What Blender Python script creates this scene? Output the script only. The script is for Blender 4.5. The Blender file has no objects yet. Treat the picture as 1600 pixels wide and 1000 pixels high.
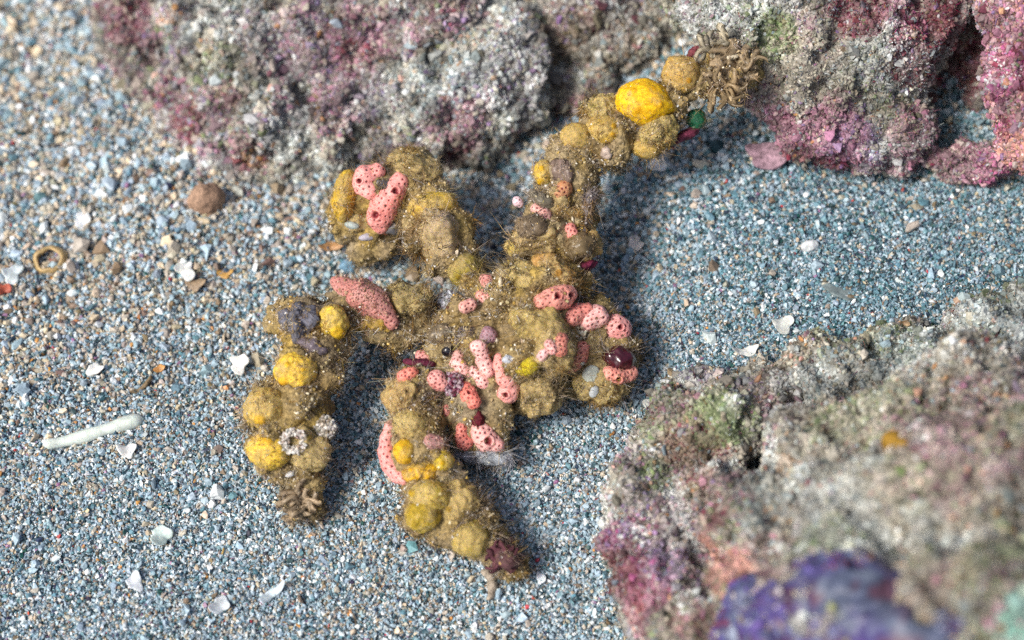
import bpy, bmesh, math, random
import numpy as np
from mathutils import Vector
from mathutils.bvhtree import BVHTree

random.seed(7)
rng = np.random.default_rng(11)
scene = bpy.context.scene
COL = scene.collection
R = math.radians

# ------------------------------------------------------------------ camera
# one unit is 100 photo pixels at the focus distance (roughly half a centimetre of real sea bed)
PITCH, DIST = R(57), 30.0
TGT = np.array([0.0, 0.0, 0.8])
FWD = np.array([0, math.cos(PITCH), -math.sin(PITCH)])
UPV = np.array([0, math.sin(PITCH), math.cos(PITCH)])
RGT = np.array([1.0, 0, 0])
CAMP = TGT - FWD * DIST
cd = bpy.data.cameras.new('camera')
cam = bpy.data.objects.new('camera', cd)
COL.objects.link(cam)
cam.location = CAMP
cam.rotation_euler = (math.pi / 2 - PITCH, 0, 0)
cd.sensor_width = 36
cd.lens = 36 * DIST / 16
cd.clip_start, cd.clip_end = 0.5, 500
cd.dof.use_dof = True
cd.dof.focus_distance = 29.6
cd.dof.aperture_fstop = 0.0675 / 0.64
scene.camera = cam

# ------------------------------------------------------------------ light
SUN_AZ, SUN_EL = math.atan2(-0.86, -0.50), R(47)        # from the left, a little from the camera's side
world = bpy.data.worlds.new('World')
scene.world = world
world.use_nodes = True
wn = world.node_tree
sky = wn.nodes.new('ShaderNodeTexSky')
sky.sky_type = 'NISHITA'
sky.sun_disc = False
sky.sun_elevation = SUN_EL
sky.sun_rotation = SUN_AZ
sky.dust_density = 5.0
sky.air_density = 0.8
sky.ozone_density = 1.5
bg = wn.nodes['Background']
bg.inputs['Strength'].default_value = 0.12
wn.links.new(sky.outputs[0], bg.inputs['Color'])
sl = bpy.data.lights.new('sun', 'SUN')
sl.energy = 3.4
sl.angle = R(16)
sl.color = (1.0, 0.95, 0.88)
sun = bpy.data.objects.new('sun', sl)
COL.objects.link(sun)
sd = Vector((math.sin(SUN_AZ) * math.cos(SUN_EL), math.cos(SUN_AZ) * math.cos(SUN_EL), math.sin(SUN_EL)))
sun.rotation_euler = sd.to_track_quat('Z', 'Y').to_euler()
sun.location = sd * 40
scene.view_settings.view_transform = 'Standard'
scene.view_settings.look = 'None'
scene.view_settings.exposure = 0.02
scene.view_settings.gamma = 1.0
scene.cycles.use_denoising = False
scene.cycles.max_bounces = 5
scene.cycles.diffuse_bounces = 2
scene.cycles.sample_clamp_indirect = 4.0

# ------------------------------------------------------------------ numpy noise
def _hash(ix, iy, iz, seed):
    h = (ix.astype(np.int64) * 374761393 + iy.astype(np.int64) * 668265263 + iz.astype(np.int64) * 2147483647 + seed * 144665) & 0xFFFFFFFF
    h = ((h ^ (h >> 13)) * 1274126177) & 0xFFFFFFFF
    h = ((h ^ (h >> 16)) * 2246822519) & 0xFFFFFFFF
    h = h ^ (h >> 15)
    return (h & 0xFFFFFF) / float(0xFFFFFF)

def vnoise(P, f=1.0, seed=0):
    a, b = 0.6 + 1.7 * (seed % 7), 0.9 + 1.3 * (seed % 5)      # turn the lattice so that no grid direction shows
    ca, sa, cb, sb = math.cos(a), math.sin(a), math.cos(b), math.sin(b)
    M = np.array([[ca, -sa, 0], [sa, ca, 0], [0, 0, 1]]) @ np.array([[1, 0, 0], [0, cb, -sb], [0, sb, cb]]) @ np.array([[0.8, 0, 0.6], [0, 1, 0], [-0.6, 0, 0.8]])
    Q = (np.asarray(P, float) @ M) * f + 1000.37
    I = np.floor(Q).astype(np.int64)
    F = Q - I
    F = F * F * (3 - 2 * F)
    out = 0
    for dx in (0, 1):
        for dy in (0, 1):
            for dz in (0, 1):
                w = (F[:, 0] if dx else 1 - F[:, 0]) * (F[:, 1] if dy else 1 - F[:, 1]) * (F[:, 2] if dz else 1 - F[:, 2])
                out = out + w * _hash(I[:, 0] + dx, I[:, 1] + dy, I[:, 2] + dz, seed)
    return out * 2 - 1

def fbm(P, f=1.0, octv=4, seed=0, gain=0.5):
    s, a, t = 0, 1.0, 0
    for k in range(octv):
        s = s + a * vnoise(P, f * 2.03 ** k, seed + 17 * k)
        t += a
        a *= gain
    return s / t

def sstep(a, b, x):
    t = np.clip((x - a) / (b - a), 0, 1)
    return t * t * (3 - 2 * t)

# ------------------------------------------------------------------ ground height and pixel rays
def ground_z(x, y):
    x = np.atleast_1d(np.asarray(x, float)); y = np.atleast_1d(np.asarray(y, float))
    P = np.stack([x, y, np.zeros_like(x)], 1)
    g = 1.15 * sstep(0.8, 6.2, x + 0.35 * y)
    g = g - 0.25 * np.exp(-((x - 1.3) ** 2 + (y - 1.2) ** 2) / 1.2)
    g = g - 0.7 * sstep(-1.0, -6.0, y + 0.15 * x)
    g = g + 0.26 * vnoise(P, 0.28, 3) + 0.15 * vnoise(P, 0.75, 5) + 0.05 * vnoise(P, 2.1, 8)
    return g

def ray(px, py):
    d = FWD * DIST + RGT * ((px - 800) / 100.0) + UPV * ((500 - py) / 100.0)
    return CAMP, d / np.linalg.norm(d)

def at(px, py, h):
    o, d = ray(px, py)
    h = min(h, 1.3 + (h - 1.3) * 0.8)
    return o + d * ((h - o[2]) / d[2])

def at_ground(px, py, dz=0.0):
    h = 0.0
    for _ in range(12):
        p = at(px, py, h)
        h = 0.5 * h + 0.5 * (float(ground_z(p[0], p[1])[0]) + dz)
    return at(px, py, h)

def pxs(p):                                     # world size of 100 photo pixels at this depth
    return float(np.dot(np.asarray(p) - CAMP, FWD)) / DIST

def project(P):
    V = P - CAMP
    z = V @ FWD
    return 800 + 100 * DIST * (V @ RGT) / z, 500 - 100 * DIST * (V @ UPV) / z

# ------------------------------------------------------------------ mesh helpers
def raw_mesh(name, V, F, C=None, smooth=False, attrs=None):
    V = np.ascontiguousarray(V, dtype=np.float32)
    F = np.ascontiguousarray(F, dtype=np.int32)
    k = F.shape[1]
    me = bpy.data.meshes.new(name)
    me.vertices.add(len(V)); me.vertices.foreach_set('co', V.ravel())
    me.loops.add(F.size); me.loops.foreach_set('vertex_index', F.ravel())
    me.polygons.add(len(F)); me.polygons.foreach_set('loop_start', np.arange(0, F.size, k, dtype=np.int32))
    me.polygons.foreach_set('use_smooth', np.full(len(F), smooth))
    if C is not None:
        a = me.color_attributes.new('tint', 'FLOAT_COLOR', 'POINT')
        a.data.foreach_set('color', np.concatenate([C, np.ones((len(C), 1))], 1).astype(np.float32).ravel())
    for nm, arr in (attrs or {}).items():
        a = me.attributes.new(nm, 'FLOAT', 'POINT')
        a.data.foreach_set('value', np.asarray(arr, np.float32))
    me.update(calc_edges=True)
    me.validate()
    return me

def link(name, me, mat, parent=None, **props):
    o = bpy.data.objects.new(name, me)
    COL.objects.link(o)
    if mat: me.materials.append(mat)
    if parent: o.parent = parent
    for k, v in props.items(): o[k] = v
    return o

def thing(name, label, cat, group=None):
    o = bpy.data.objects.new(name, None)
    COL.objects.link(o)
    o.empty_display_size = 0.3
    o['label'] = label; o['category'] = cat
    if group: o['group'] = group
    return o

def tag(o, label, cat, group=None):
    o['label'] = label; o['category'] = cat
    if group: o['group'] = group
    return o

_bm = bmesh.new(); bmesh.ops.create_icosphere(_bm, subdivisions=1, radius=1)
ICO_V = np.array([v.co[:] for v in _bm.verts]); ICO_F = np.array([[v.index for v in f.verts] for f in _bm.faces]); _bm.free()
def ico(sub):
    b = bmesh.new(); bmesh.ops.create_icosphere(b, subdivisions=sub, radius=1)
    V = np.array([v.co[:] for v in b.verts]); F = np.array([[v.index for v in f.verts] for f in b.faces]); b.free()
    return V, F
ICO3 = ico(3); ICO5 = ico(5)

def rand_rot(n):
    q = rng.normal(size=(n, 4)); q /= np.linalg.norm(q, axis=1, keepdims=True)
    w, x, y, z = q.T
    return np.stack([np.stack([1 - 2 * (y * y + z * z), 2 * (x * y - z * w), 2 * (x * z + y * w)], -1),
                     np.stack([2 * (x * y + z * w), 1 - 2 * (x * x + z * z), 2 * (y * z - x * w)], -1),
                     np.stack([2 * (x * z - y * w), 2 * (y * z + x * w), 1 - 2 * (x * x + y * y)], -1)], 1)

TEMPL = np.stack([ICO_V * (0.72 + 0.56 * rng.random((12, 1))) + 0.16 * rng.normal(size=(12, 3)) for _ in range(14)])

OCT_F = np.array([[0, 2, 4], [2, 1, 4], [1, 3, 4], [3, 0, 4], [2, 0, 5], [1, 2, 5], [3, 1, 5], [0, 3, 5]])
_ov = np.array([[1, 0, 0], [-1, 0, 0], [0, 1, 0], [0, -1, 0], [0, 0, 1], [0, 0, -1]], float)
OTEMPL = np.stack([_ov * (0.8 + 0.5 * rng.random((6, 1))) + 0.28 * rng.normal(size=(6, 3)) for _ in range(14)])

def fine_grain_mesh(name, P, size, colr):
    n = len(P)
    T = OTEMPL[rng.integers(0, 14, n)]
    sc = np.stack([np.ones(n) * 1.3, rng.uniform(0.75, 1.15, n), rng.uniform(0.6, 1.1, n)], 1) * size[:, None]
    V = np.einsum('nij,nkj->nki', rand_rot(n), T * sc[:, None, :]) + P[:, None, :]
    F = OCT_F[None] + 6 * np.arange(n)[:, None, None]
    return raw_mesh(name, V.reshape(-1, 3), F.reshape(-1, 3), np.repeat(colr, 6, axis=0))

def grain_mesh(name, P, size, colr, aniso=(0.45, 1.0)):
    n = len(P)
    T = TEMPL[rng.integers(0, len(TEMPL), n)]
    sc = np.stack([np.ones(n) * 1.15, rng.uniform(0.65, 1.0, n), rng.uniform(aniso[0], aniso[1], n)], 1) * size[:, None]
    V = np.einsum('nij,nkj->nki', rand_rot(n), T * sc[:, None, :]) + P[:, None, :]
    F = ICO_F[None] + 12 * np.arange(n)[:, None, None]
    return raw_mesh(name, V.reshape(-1, 3), F.reshape(-1, 3), np.repeat(colr, 12, axis=0))

def hair_mesh(name, P, D, L, rad, colr, bend=0.35):
    n = len(P)
    D = D / np.linalg.norm(D, axis=1, keepdims=True)
    a = np.cross(D, rng.normal(size=(n, 3))); a /= np.linalg.norm(a, axis=1, keepdims=True) + 1e-9
    b = np.cross(D, a)
    lat = (a * rng.normal(size=(n, 1)) + b * rng.normal(size=(n, 1))) * bend
    mid = P + D * (L * 0.5)[:, None] + lat * (L * 0.35)[:, None]
    tip = P + D * L[:, None] + lat * (L * 1.1)[:, None]
    ang = np.arange(3) * 2 * math.pi / 3
    ring = a[:, None, :] * np.cos(ang)[None, :, None] + b[:, None, :] * np.sin(ang)[None, :, None]
    V = np.concatenate([P[:, None] + ring * rad[:, None, None], mid[:, None] + ring * 0.75 * rad[:, None, None],
                        tip[:, None] + ring * 0.3 * rad[:, None, None]], 1)
    f = []
    for l in (0, 3):
        for i in range(3):
            j = (i + 1) % 3
            f += [[l + i, l + j, l + 3 + j], [l + i, l + 3 + j, l + 3 + i]]
    f.append([6, 7, 8])
    F = np.array(f)[None] + 9 * np.arange(n)[:, None, None]
    return raw_mesh(name, V.reshape(-1, 3), F.reshape(-1, 3), np.repeat(colr, 9, axis=0), smooth=True)

def remesh(parts, voxel, smooth_it=6):
    """one continuous surface round a list of (centre, radii(3), rot or None) ellipsoids; returns V, F(tris), N"""
    VV, FF, k = [], [], 0
    for c, r, rot in parts:
        v = ICO3[0] * np.asarray(r)
        if rot is not None: v = v @ rot.T
        VV.append(v + c); FF.append(ICO3[1] + k); k += len(v)
    me = raw_mesh('tmp', np.concatenate(VV), np.concatenate(FF))
    o = bpy.data.objects.new('tmp', me); COL.objects.link(o)
    m = o.modifiers.new('r', 'REMESH'); m.mode = 'VOXEL'; m.voxel_size = voxel
    if smooth_it:
        s = o.modifiers.new('s', 'SMOOTH'); s.iterations = smooth_it; s.factor = 0.5
    dg = bpy.context.evaluated_depsgraph_get()
    e = o.evaluated_get(dg); em = e.to_mesh()
    V, F = mesh_arrays(em)
    e.to_mesh_clear()
    bpy.data.objects.remove(o); bpy.data.meshes.remove(me)
    return V, F

def mesh_arrays(me):
    V = np.empty(len(me.vertices) * 3, np.float32); me.vertices.foreach_get('co', V)
    me.calc_loop_triangles()
    F = np.empty(len(me.loop_triangles) * 3, np.int32); me.loop_triangles.foreach_get('vertices', F)
    return V.reshape(-1, 3).astype(float), F.reshape(-1, 3)

def vnormals(V, F):
    fn = np.cross(V[F[:, 1]] - V[F[:, 0]], V[F[:, 2]] - V[F[:, 0]])
    N = np.zeros_like(V)
    for k in range(3):
        for c in range(3):
            N[:, c] += np.bincount(F[:, k], fn[:, c], len(V))
    return N / (np.linalg.norm(N, axis=1, keepdims=True) + 1e-12)

def sample(V, F, n, weight=None):
    a = np.cross(V[F[:, 1]] - V[F[:, 0]], V[F[:, 2]] - V[F[:, 0]])
    ar = np.linalg.norm(a, axis=1)
    w = ar if weight is None else ar * weight(V[F].mean(1), a / (ar[:, None] + 1e-12))
    idx = rng.choice(len(F), n, p=w / w.sum())
    u, v = rng.random((2, n)); s = np.sqrt(u)
    b = np.stack([1 - s, s * (1 - v), s * v], 1)
    return np.einsum('nk,nkc->nc', b, V[F[idx]]), a[idx] / (ar[idx, None] + 1e-12)

def pick(pal, probs):
    """pal: K colours, probs: (N,K) or (K,) -> one colour for each"""
    pal = np.array(pal, float)
    probs = np.asarray(probs, float)
    c = np.cumsum(probs, axis=1); c /= c[:, -1:]
    i = (rng.random(len(c))[:, None] > c).sum(1)
    col = pal[np.minimum(i, len(pal) - 1)]
    return np.clip(col * rng.uniform(0.75, 1.25, (len(c), 1)) + rng.normal(0, 0.012, (len(c), 3)), 0.004, 0.92)

# ------------------------------------------------------------------ materials
def new_mat(name):
    m = bpy.data.materials.new(name); m.use_nodes = True
    nt = m.node_tree
    return m, nt, nt.nodes['Principled BSDF']

def tint_mat(name, rough=0.6, spec=0.4, noise_scale=40.0, noise_amt=0.35, bump=0.0, sss=0.0, sss_r=(0.1, 0.06, 0.03), coat=0.0, bump_scale=60.0, transl=0.0):
    """takes each grain's or patch's own colour and breaks it up with fine procedural noise"""
    m, nt, p = new_mat(name)
    at_ = nt.nodes.new('ShaderNodeVertexColor'); at_.layer_name = 'tint'
    tc = nt.nodes.new('ShaderNodeTexCoord')
    nz = nt.nodes.new('ShaderNodeTexNoise'); nz.inputs['Scale'].default_value = noise_scale; nz.inputs['Detail'].default_value = 4
    nt.links.new(tc.outputs['Object'], nz.inputs['Vector'])
    mr = nt.nodes.new('ShaderNodeMapRange'); mr.inputs['From Min'].default_value = 0.3; mr.inputs['From Max'].default_value = 0.7
    mr.inputs['To Min'].default_value = 1 - noise_amt; mr.inputs['To Max'].default_value = 1 + noise_amt
    nt.links.new(nz.outputs['Fac'], mr.inputs['Value'])
    mx = nt.nodes.new('ShaderNodeMix'); mx.data_type = 'RGBA'; mx.blend_type = 'MULTIPLY'; mx.inputs['Factor'].default_value = 1
    nt.links.new(at_.outputs['Color'], mx.inputs['A']); nt.links.new(mr.outputs['Result'], mx.inputs['B'])
    nt.links.new(mx.outputs['Result'], p.inputs['Base Color'])
    p.inputs['Roughness'].default_value = rough
    p.inputs['Specular IOR Level'].default_value = spec
    p.inputs['Coat Weight'].default_value = coat
    p.inputs['Coat Roughness'].default_value = 0.25
    if sss:
        p.inputs['Subsurface Weight'].default_value = sss
        p.inputs['Subsurface Radius'].default_value = sss_r
        p.inputs['Subsurface Scale'].default_value = 1.0
    if bump:
        bz = nt.nodes.new('ShaderNodeTexNoise'); bz.inputs['Scale'].default_value = bump_scale; bz.inputs['Detail'].default_value = 3
        nt.links.new(tc.outputs['Object'], bz.inputs['Vector'])
        b = nt.nodes.new('ShaderNodeBump'); b.inputs['Strength'].default_value = bump; b.inputs['Distance'].default_value = 0.03
        nt.links.new(bz.outputs['Fac'], b.inputs['Height']); nt.links.new(b.outputs['Normal'], p.inputs['Normal'])
    if transl:
        t = nt.nodes.new('ShaderNodeBsdfTranslucent'); nt.links.new(mx.outputs['Result'], t.inputs['Color'])
        ms = nt.nodes.new('ShaderNodeMixShader'); ms.inputs[0].default_value = transl
        nt.links.new(p.outputs[0], ms.inputs[1]); nt.links.new(t.outputs[0], ms.inputs[2])
        nt.links.new(ms.outputs[0], nt.nodes['Material Output'].inputs['Surface'])
    return m

M_GRAIN = tint_mat('sand_grain', 0.45, 0.5, 25, 0.25)
M_SHEET = tint_mat('sand_bed', 0.8, 0.2, 30, 0.6, 0.6)
M_ROCK = tint_mat('crusted_rock', 0.75, 0.3, 14, 0.5, 0.8, bump_scale=25)
M_CRUST = tint_mat('rock_crust', 0.6, 0.4, 20, 0.3)
M_TURF = tint_mat('algal_turf', 0.7, 0.2, 10, 0.2, transl=0.25)
M_BODY = tint_mat('silted_shell', 0.7, 0.3, 18, 0.5, 0.8, bump_scale=30)
M_YEL = tint_mat('yellow_sponge', 0.5, 0.35, 16, 0.28, 0.6, sss=0.35, sss_r=(0.10, 0.06, 0.01), bump_scale=70)
M_PINK = tint_mat('pink_sponge', 0.42, 0.4, 25, 0.12, 0.25, sss=0.3, sss_r=(0.10, 0.04, 0.03), bump_scale=80)
M_FUZZ = tint_mat('silt_fuzz', 0.6, 0.3, 8, 0.15, transl=0.35)
M_SILT = tint_mat('silt_grain', 0.4, 0.5, 20, 0.2)
M_WET = tint_mat('glossy_tunicate', 0.15, 0.6, 10, 0.4, coat=0.6)
M_SHELL = tint_mat('bleached_shell', 0.4, 0.5, 9, 0.18, 0.3, sss=0.15)
M_JELLY = tint_mat('jelly', 0.25, 0.5, 8, 0.25, 0.15, transl=0.5)

# ------------------------------------------------------------------ sea bed
def grainy(mat):
    nt = mat.node_tree; p = nt.nodes['Principled BSDF']
    src = p.inputs['Base Color'].links[0].from_socket
    tc = nt.nodes.new('ShaderNodeTexCoord')
    vo = nt.nodes.new('ShaderNodeTexVoronoi'); vo.inputs['Scale'].default_value = 17
    nt.links.new(tc.outputs['Object'], vo.inputs['Vector'])
    sx = nt.nodes.new('ShaderNodeSeparateColor'); nt.links.new(vo.outputs['Color'], sx.inputs[0])
    cr = nt.nodes.new('ShaderNodeValToRGB'); cr.color_ramp.interpolation = 'CONSTANT'
    stops = [(0, (0.035, 0.07, 0.09)), (0.16, (0.14, 0.27, 0.33)), (0.36, (0.36, 0.48, 0.56)), (0.72, (0.46, 0.42, 0.35)), (0.82, (0.74, 0.8, 0.82))]
    e = cr.color_ramp.elements
    while len(e) < len(stops): e.new(1.0)
    for q, (x, c) in zip(e, stops): q.position = x; q.color = (*c, 1)
    nt.links.new(sx.outputs[0], cr.inputs[0])
    mx = nt.nodes.new('ShaderNodeMix'); mx.data_type = 'RGBA'; mx.inputs['Factor'].default_value = 0.85
    nt.links.new(src, mx.inputs['A']); nt.links.new(cr.outputs[0], mx.inputs['B']); nt.links.new(mx.outputs['Result'], p.inputs['Base Color'])
    b = nt.nodes.new('ShaderNodeBump'); b.inputs['Strength'].default_value = 0.8; b.inputs['Distance'].default_value = 0.04; b.invert = True
    nt.links.new(vo.outputs['Distance'], b.inputs['Height']); nt.links.new(b.outputs['Normal'], p.inputs['Normal'])
grainy(M_SHEET)
SAND_PAL = [(0.36, 0.48, 0.56), (0.74, 0.81, 0.83), (0.46, 0.42, 0.35), (0.035, 0.07, 0.09), (0.14, 0.27, 0.33), (0.55, 0.27, 0.08), (0.45, 0.06, 0.06), (0.30, 0.16, 0.28), (0.24, 0.18, 0.12), (0.60, 0.50, 0.36)]
SAND_P = np.array([0.40, 0.16, 0.08, 0.115, 0.16, 0.004, 0.003, 0.006, 0.035, 0.03])

def build_ground():
    n = 260
    xs = np.concatenate([np.linspace(-160, -13, 30)[:-1], np.linspace(-13, 13, n), np.linspace(13, 160, 30)[1:]])
    ys = np.concatenate([np.linspace(-60, -9, 20)[:-1], np.linspace(-9, 13, n), np.linspace(13, 260, 40)[1:]])
    X, Y = np.meshgrid(xs, ys)
    Z = ground_z(X.ravel(), Y.ravel()) - 0.03
    V = np.stack([X.ravel(), Y.ravel(), Z], 1)
    nx, ny = len(xs), len(ys)
    i = np.arange(ny - 1)[:, None] * nx + np.arange(nx - 1)[None]
    F = np.stack([i, i + 1, i + nx + 1, i + nx], -1).reshape(-1, 4)
    w = vnoise(V, 6, 2)[:, None] * 0.5 + 0.5
    C = np.array([0.20, 0.24, 0.27]) * w + np.array([0.30, 0.28, 0.24]) * (1 - w)
    link('sea_bed', raw_mesh('sea_bed', V, F, C, True), M_SHEET, kind='structure')

def build_sand():
    n = 860000
    x = rng.uniform(-11.5, 11.5, n); y = rng.uniform(-6.5, 10.5, n)
    z = ground_z(x, y)
    P = np.stack([x, y, z], 1)
    px, py = project(P)
    keep = (px > -190) & (px < 1790) & (py > -180) & (py < 1130)
    P, px, py = P[keep], px[keep], py[keep]
    m = len(P)
    # the bed grows coarser towards the back left
    coarse = sstep(-1.0, 6.0, P[:, 1] * 0.9 - P[:, 0] * 0.25)
    size = np.exp(rng.normal(np.log(0.0180), 0.40, m)) * (1 + 1.2 * coarse)
    big = rng.random(m) < 0.010
    size[big] *= rng.uniform(1.5, 3.0, big.sum())
    size = np.minimum(size, 0.14)
    # thin the layer where grains are larger
    k2 = rng.random(m) < 1.0 / (1 + 1.9 * coarse)
    P, size, coarse = P[k2], size[k2], coarse[k2]
    m = len(P)
    P[:, 2] += rng.uniform(-1.0, 0.9, m) * size
    pr = np.repeat(SAND_P[None], m, 0)
    warm = sstep(-0.3, 0.6, vnoise(P, 0.5, 41)) * 0.6 + sstep(-0.5, 5.0, P[:, 1] - 0.6 * P[:, 0]) * 1.5
    pr[:, 2] *= 1 + 1.3 * warm; pr[:, 8] *= 1 + warm; pr[:, 9] *= 1 + 1.8 * warm; pr[:, 5] *= 1 + 2 * warm
    pr[:, 7] *= 1 + 2 * coarse
    dark = sstep(0.5, 5.5, P[:, 0] + 0.3 * P[:, 1])  # light falloff towards the right, put into the grain colours
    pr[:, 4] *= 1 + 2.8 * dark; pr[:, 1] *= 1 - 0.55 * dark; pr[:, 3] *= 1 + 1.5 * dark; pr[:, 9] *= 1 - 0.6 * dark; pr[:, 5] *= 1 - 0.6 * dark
    lay = sstep(0.1, 0.7, vnoise(P, 1.3, 77))
    pr[:, 3] *= 1 + 0.6 * lay
    lg = size > 0.055
    pr[np.ix_(lg, [3, 5, 6, 7])] *= 0.06; pr[np.ix_(lg, [4])] *= 0.4; pr[np.ix_(lg, [2, 9])] *= 1.8
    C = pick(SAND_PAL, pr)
    b = size > 0.034
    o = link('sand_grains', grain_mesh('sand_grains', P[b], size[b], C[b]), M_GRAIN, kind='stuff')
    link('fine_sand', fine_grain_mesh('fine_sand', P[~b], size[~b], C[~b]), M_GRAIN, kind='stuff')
    print('sand grains', m)
    return o

# ------------------------------------------------------------------ rocks
def blob_list(rows):
    out = []
    for r in rows:
        px, py, h, rad = r[:4]
        c = at(px, py, h)
        s = rad / 100.0 * pxs(c)
        k = r[4] if len(r) > 4 else (1, 1, 1)
        out.append((c, (s * k[0], s * k[1], s * k[2]), None))
    return out

def field_pick(P, pal, base, fields, spots, hit):
    pr = np.repeat(np.array(base, float)[None], len(P), 0)
    for k, f, seed, lo, hi, gain in fields:
        pr[:, k] *= 0.2 + 1.25 * gain * sstep(lo + 0.1, lo + 0.2, fbm(P, f, 4, seed))
    for px, py, rad, k, gain in spots:
        c = hit(px, py)
        if c is None: continue
        d = np.linalg.norm(P - c, axis=1) * (1 + 0.55 * fbm(P, 2.0, 3, 9))
        w = 1 - sstep(0.8, 1.05, d / (rad / 100.0))
        pr[:, k] += gain * w
    return pr

ROCK_PAL = [(0.36, 0.34, 0.27),      # 0 silt grey beige
            (0.32, 0.14, 0.21),      # 1 coralline pink
            (0.060, 0.040, 0.035),   # 2 dark
            (0.58, 0.63, 0.62),      # 3 pale
            (0.16, 0.22, 0.09),      # 4 green
            (0.17, 0.02, 0.045),    # 5 maroon
            (0.20, 0.15, 0.09),      # 6 brown
            (0.24, 0.16, 0.33),      # 7 violet
            (0.46, 0.22, 0.07),      # 8 ochre
            (0.22, 0.30, 0.33),      # 9 blue grey
            (0.42, 0.09, 0.24),      # 10 magenta
            (0.52, 0.26, 0.20)]      # 11 salmon

def build_rock(name, label, rows, base, fields, spots, seed, voxel=0.07, amp=0.28, dens=170, gsize=0.035, turf=60, turf_l=0.09, pits=0.16):
    root = thing(name, label, 'rock')
    V, F = remesh(blob_list(rows), voxel, 10)
    N = vnormals(V, F)
    d = amp * fbm(V, 1.1, 3, seed) + amp * 0.75 * fbm(V, 2.6, 4, seed + 5)
    pit = sstep(0.28, 0.62, vnoise(V, 1.9, seed + 9)) * pits + sstep(0.2, 0.5, vnoise(V, 3.6, seed + 12)) * pits * 0.9
    crack = np.maximum(0, 1 - np.abs(fbm(V, 0.9, 3, seed + 21)) / 0.045) * 0.22 + np.maximum(0, 1 - np.abs(fbm(V, 2.0, 3, seed + 22)) / 0.05) * 0.12
    V = V + N * (d - pit - crack)[:, None]
    N = vnormals(V, F)
    bvh = BVHTree.FromPolygons([tuple(v) for v in V], [tuple(int(i) for i in f) for f in F])
    def hit(px, py):
        o, dr = ray(px, py)
        h = bvh.ray_cast(Vector(o), Vector(dr))
        return None if h[0] is None else np.array(h[0])
    pr = field_pick(V, ROCK_PAL, base, fields, spots, hit)
    C = (pr / pr.sum(1, keepdims=True)) @ np.array(ROCK_PAL) * (0.95 + 0.55 * fbm(V, 4.0, 4, seed + 70))[:, None].clip(0.3, 1.7)
    link('rock_body', raw_mesh('rock_body', V, F, C, True), M_ROCK, root)
    area = 0.5 * np.linalg.norm(np.cross(V[F[:, 1]] - V[F[:, 0]], V[F[:, 2]] - V[F[:, 0]]), axis=1).sum()
    def wt(c, nn):
        px, py = project(c)
        vis = (px > -120) & (px < 1720) & (py > -120) & (py < 1120)
        face = ((CAMP - c) * nn).sum(1) / np.linalg.norm(CAMP - c, axis=1)
        return np.where(vis, 1.0, 0.12) * np.where(face > -0.35, 1.0, 0.1) * np.where(nn[:, 2] < -0.6, 0.2, 1.0)
    ng = int(area * dens * 2.3)
    P, nn = sample(V, F, ng, wt)
    sz = np.exp(rng.normal(math.log(gsize * 0.58), 0.5, ng)); sz = np.minimum(sz, gsize * 3.0)
    P = P + nn * (sz * rng.uniform(-0.7, 0.45, ng))[:, None]
    prg = field_pick(P, ROCK_PAL, base, fields, spots, hit)
    mean = (prg / prg.sum(1, keepdims=True)) @ np.array(ROCK_PAL)
    k = rng.uniform(0.1, 0.85, (ng, 1))
    mott = 0.55 + 0.9 * sstep(-0.45, 0.45, fbm(P, 3.2, 3, seed + 60))[:, None]
    Cg = np.clip((pick(ROCK_PAL, prg) * k + mean * (1 - k) * rng.uniform(0.45, 1.5, (ng, 1))) * mott, 0.004, 0.9)
    link('crust', grain_mesh('crust', P, sz, Cg), M_CRUST, root, kind='stuff')
    nt = int(area * turf * 0.9)
    if nt:
        P, nn = sample(V, F, nt, wt)
        dirn = nn + 0.7 * rng.normal(size=nn.shape) + np.array([0, 0, 0.3])
        Ct = pick(ROCK_PAL, field_pick(P, ROCK_PAL, base, fields, spots, hit)) * rng.uniform(0.5, 1.3, (nt, 1))
        link('turf', hair_mesh('turf', P, dirn, rng.uniform(0.3, 1.0, nt) * turf_l, rng.uniform(0.005, 0.012, nt), Ct, 0.6), M_TURF, root, kind='stuff')
    print(name, 'area', round(area, 1), 'grains', ng)
    return root, V, F, hit

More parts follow.
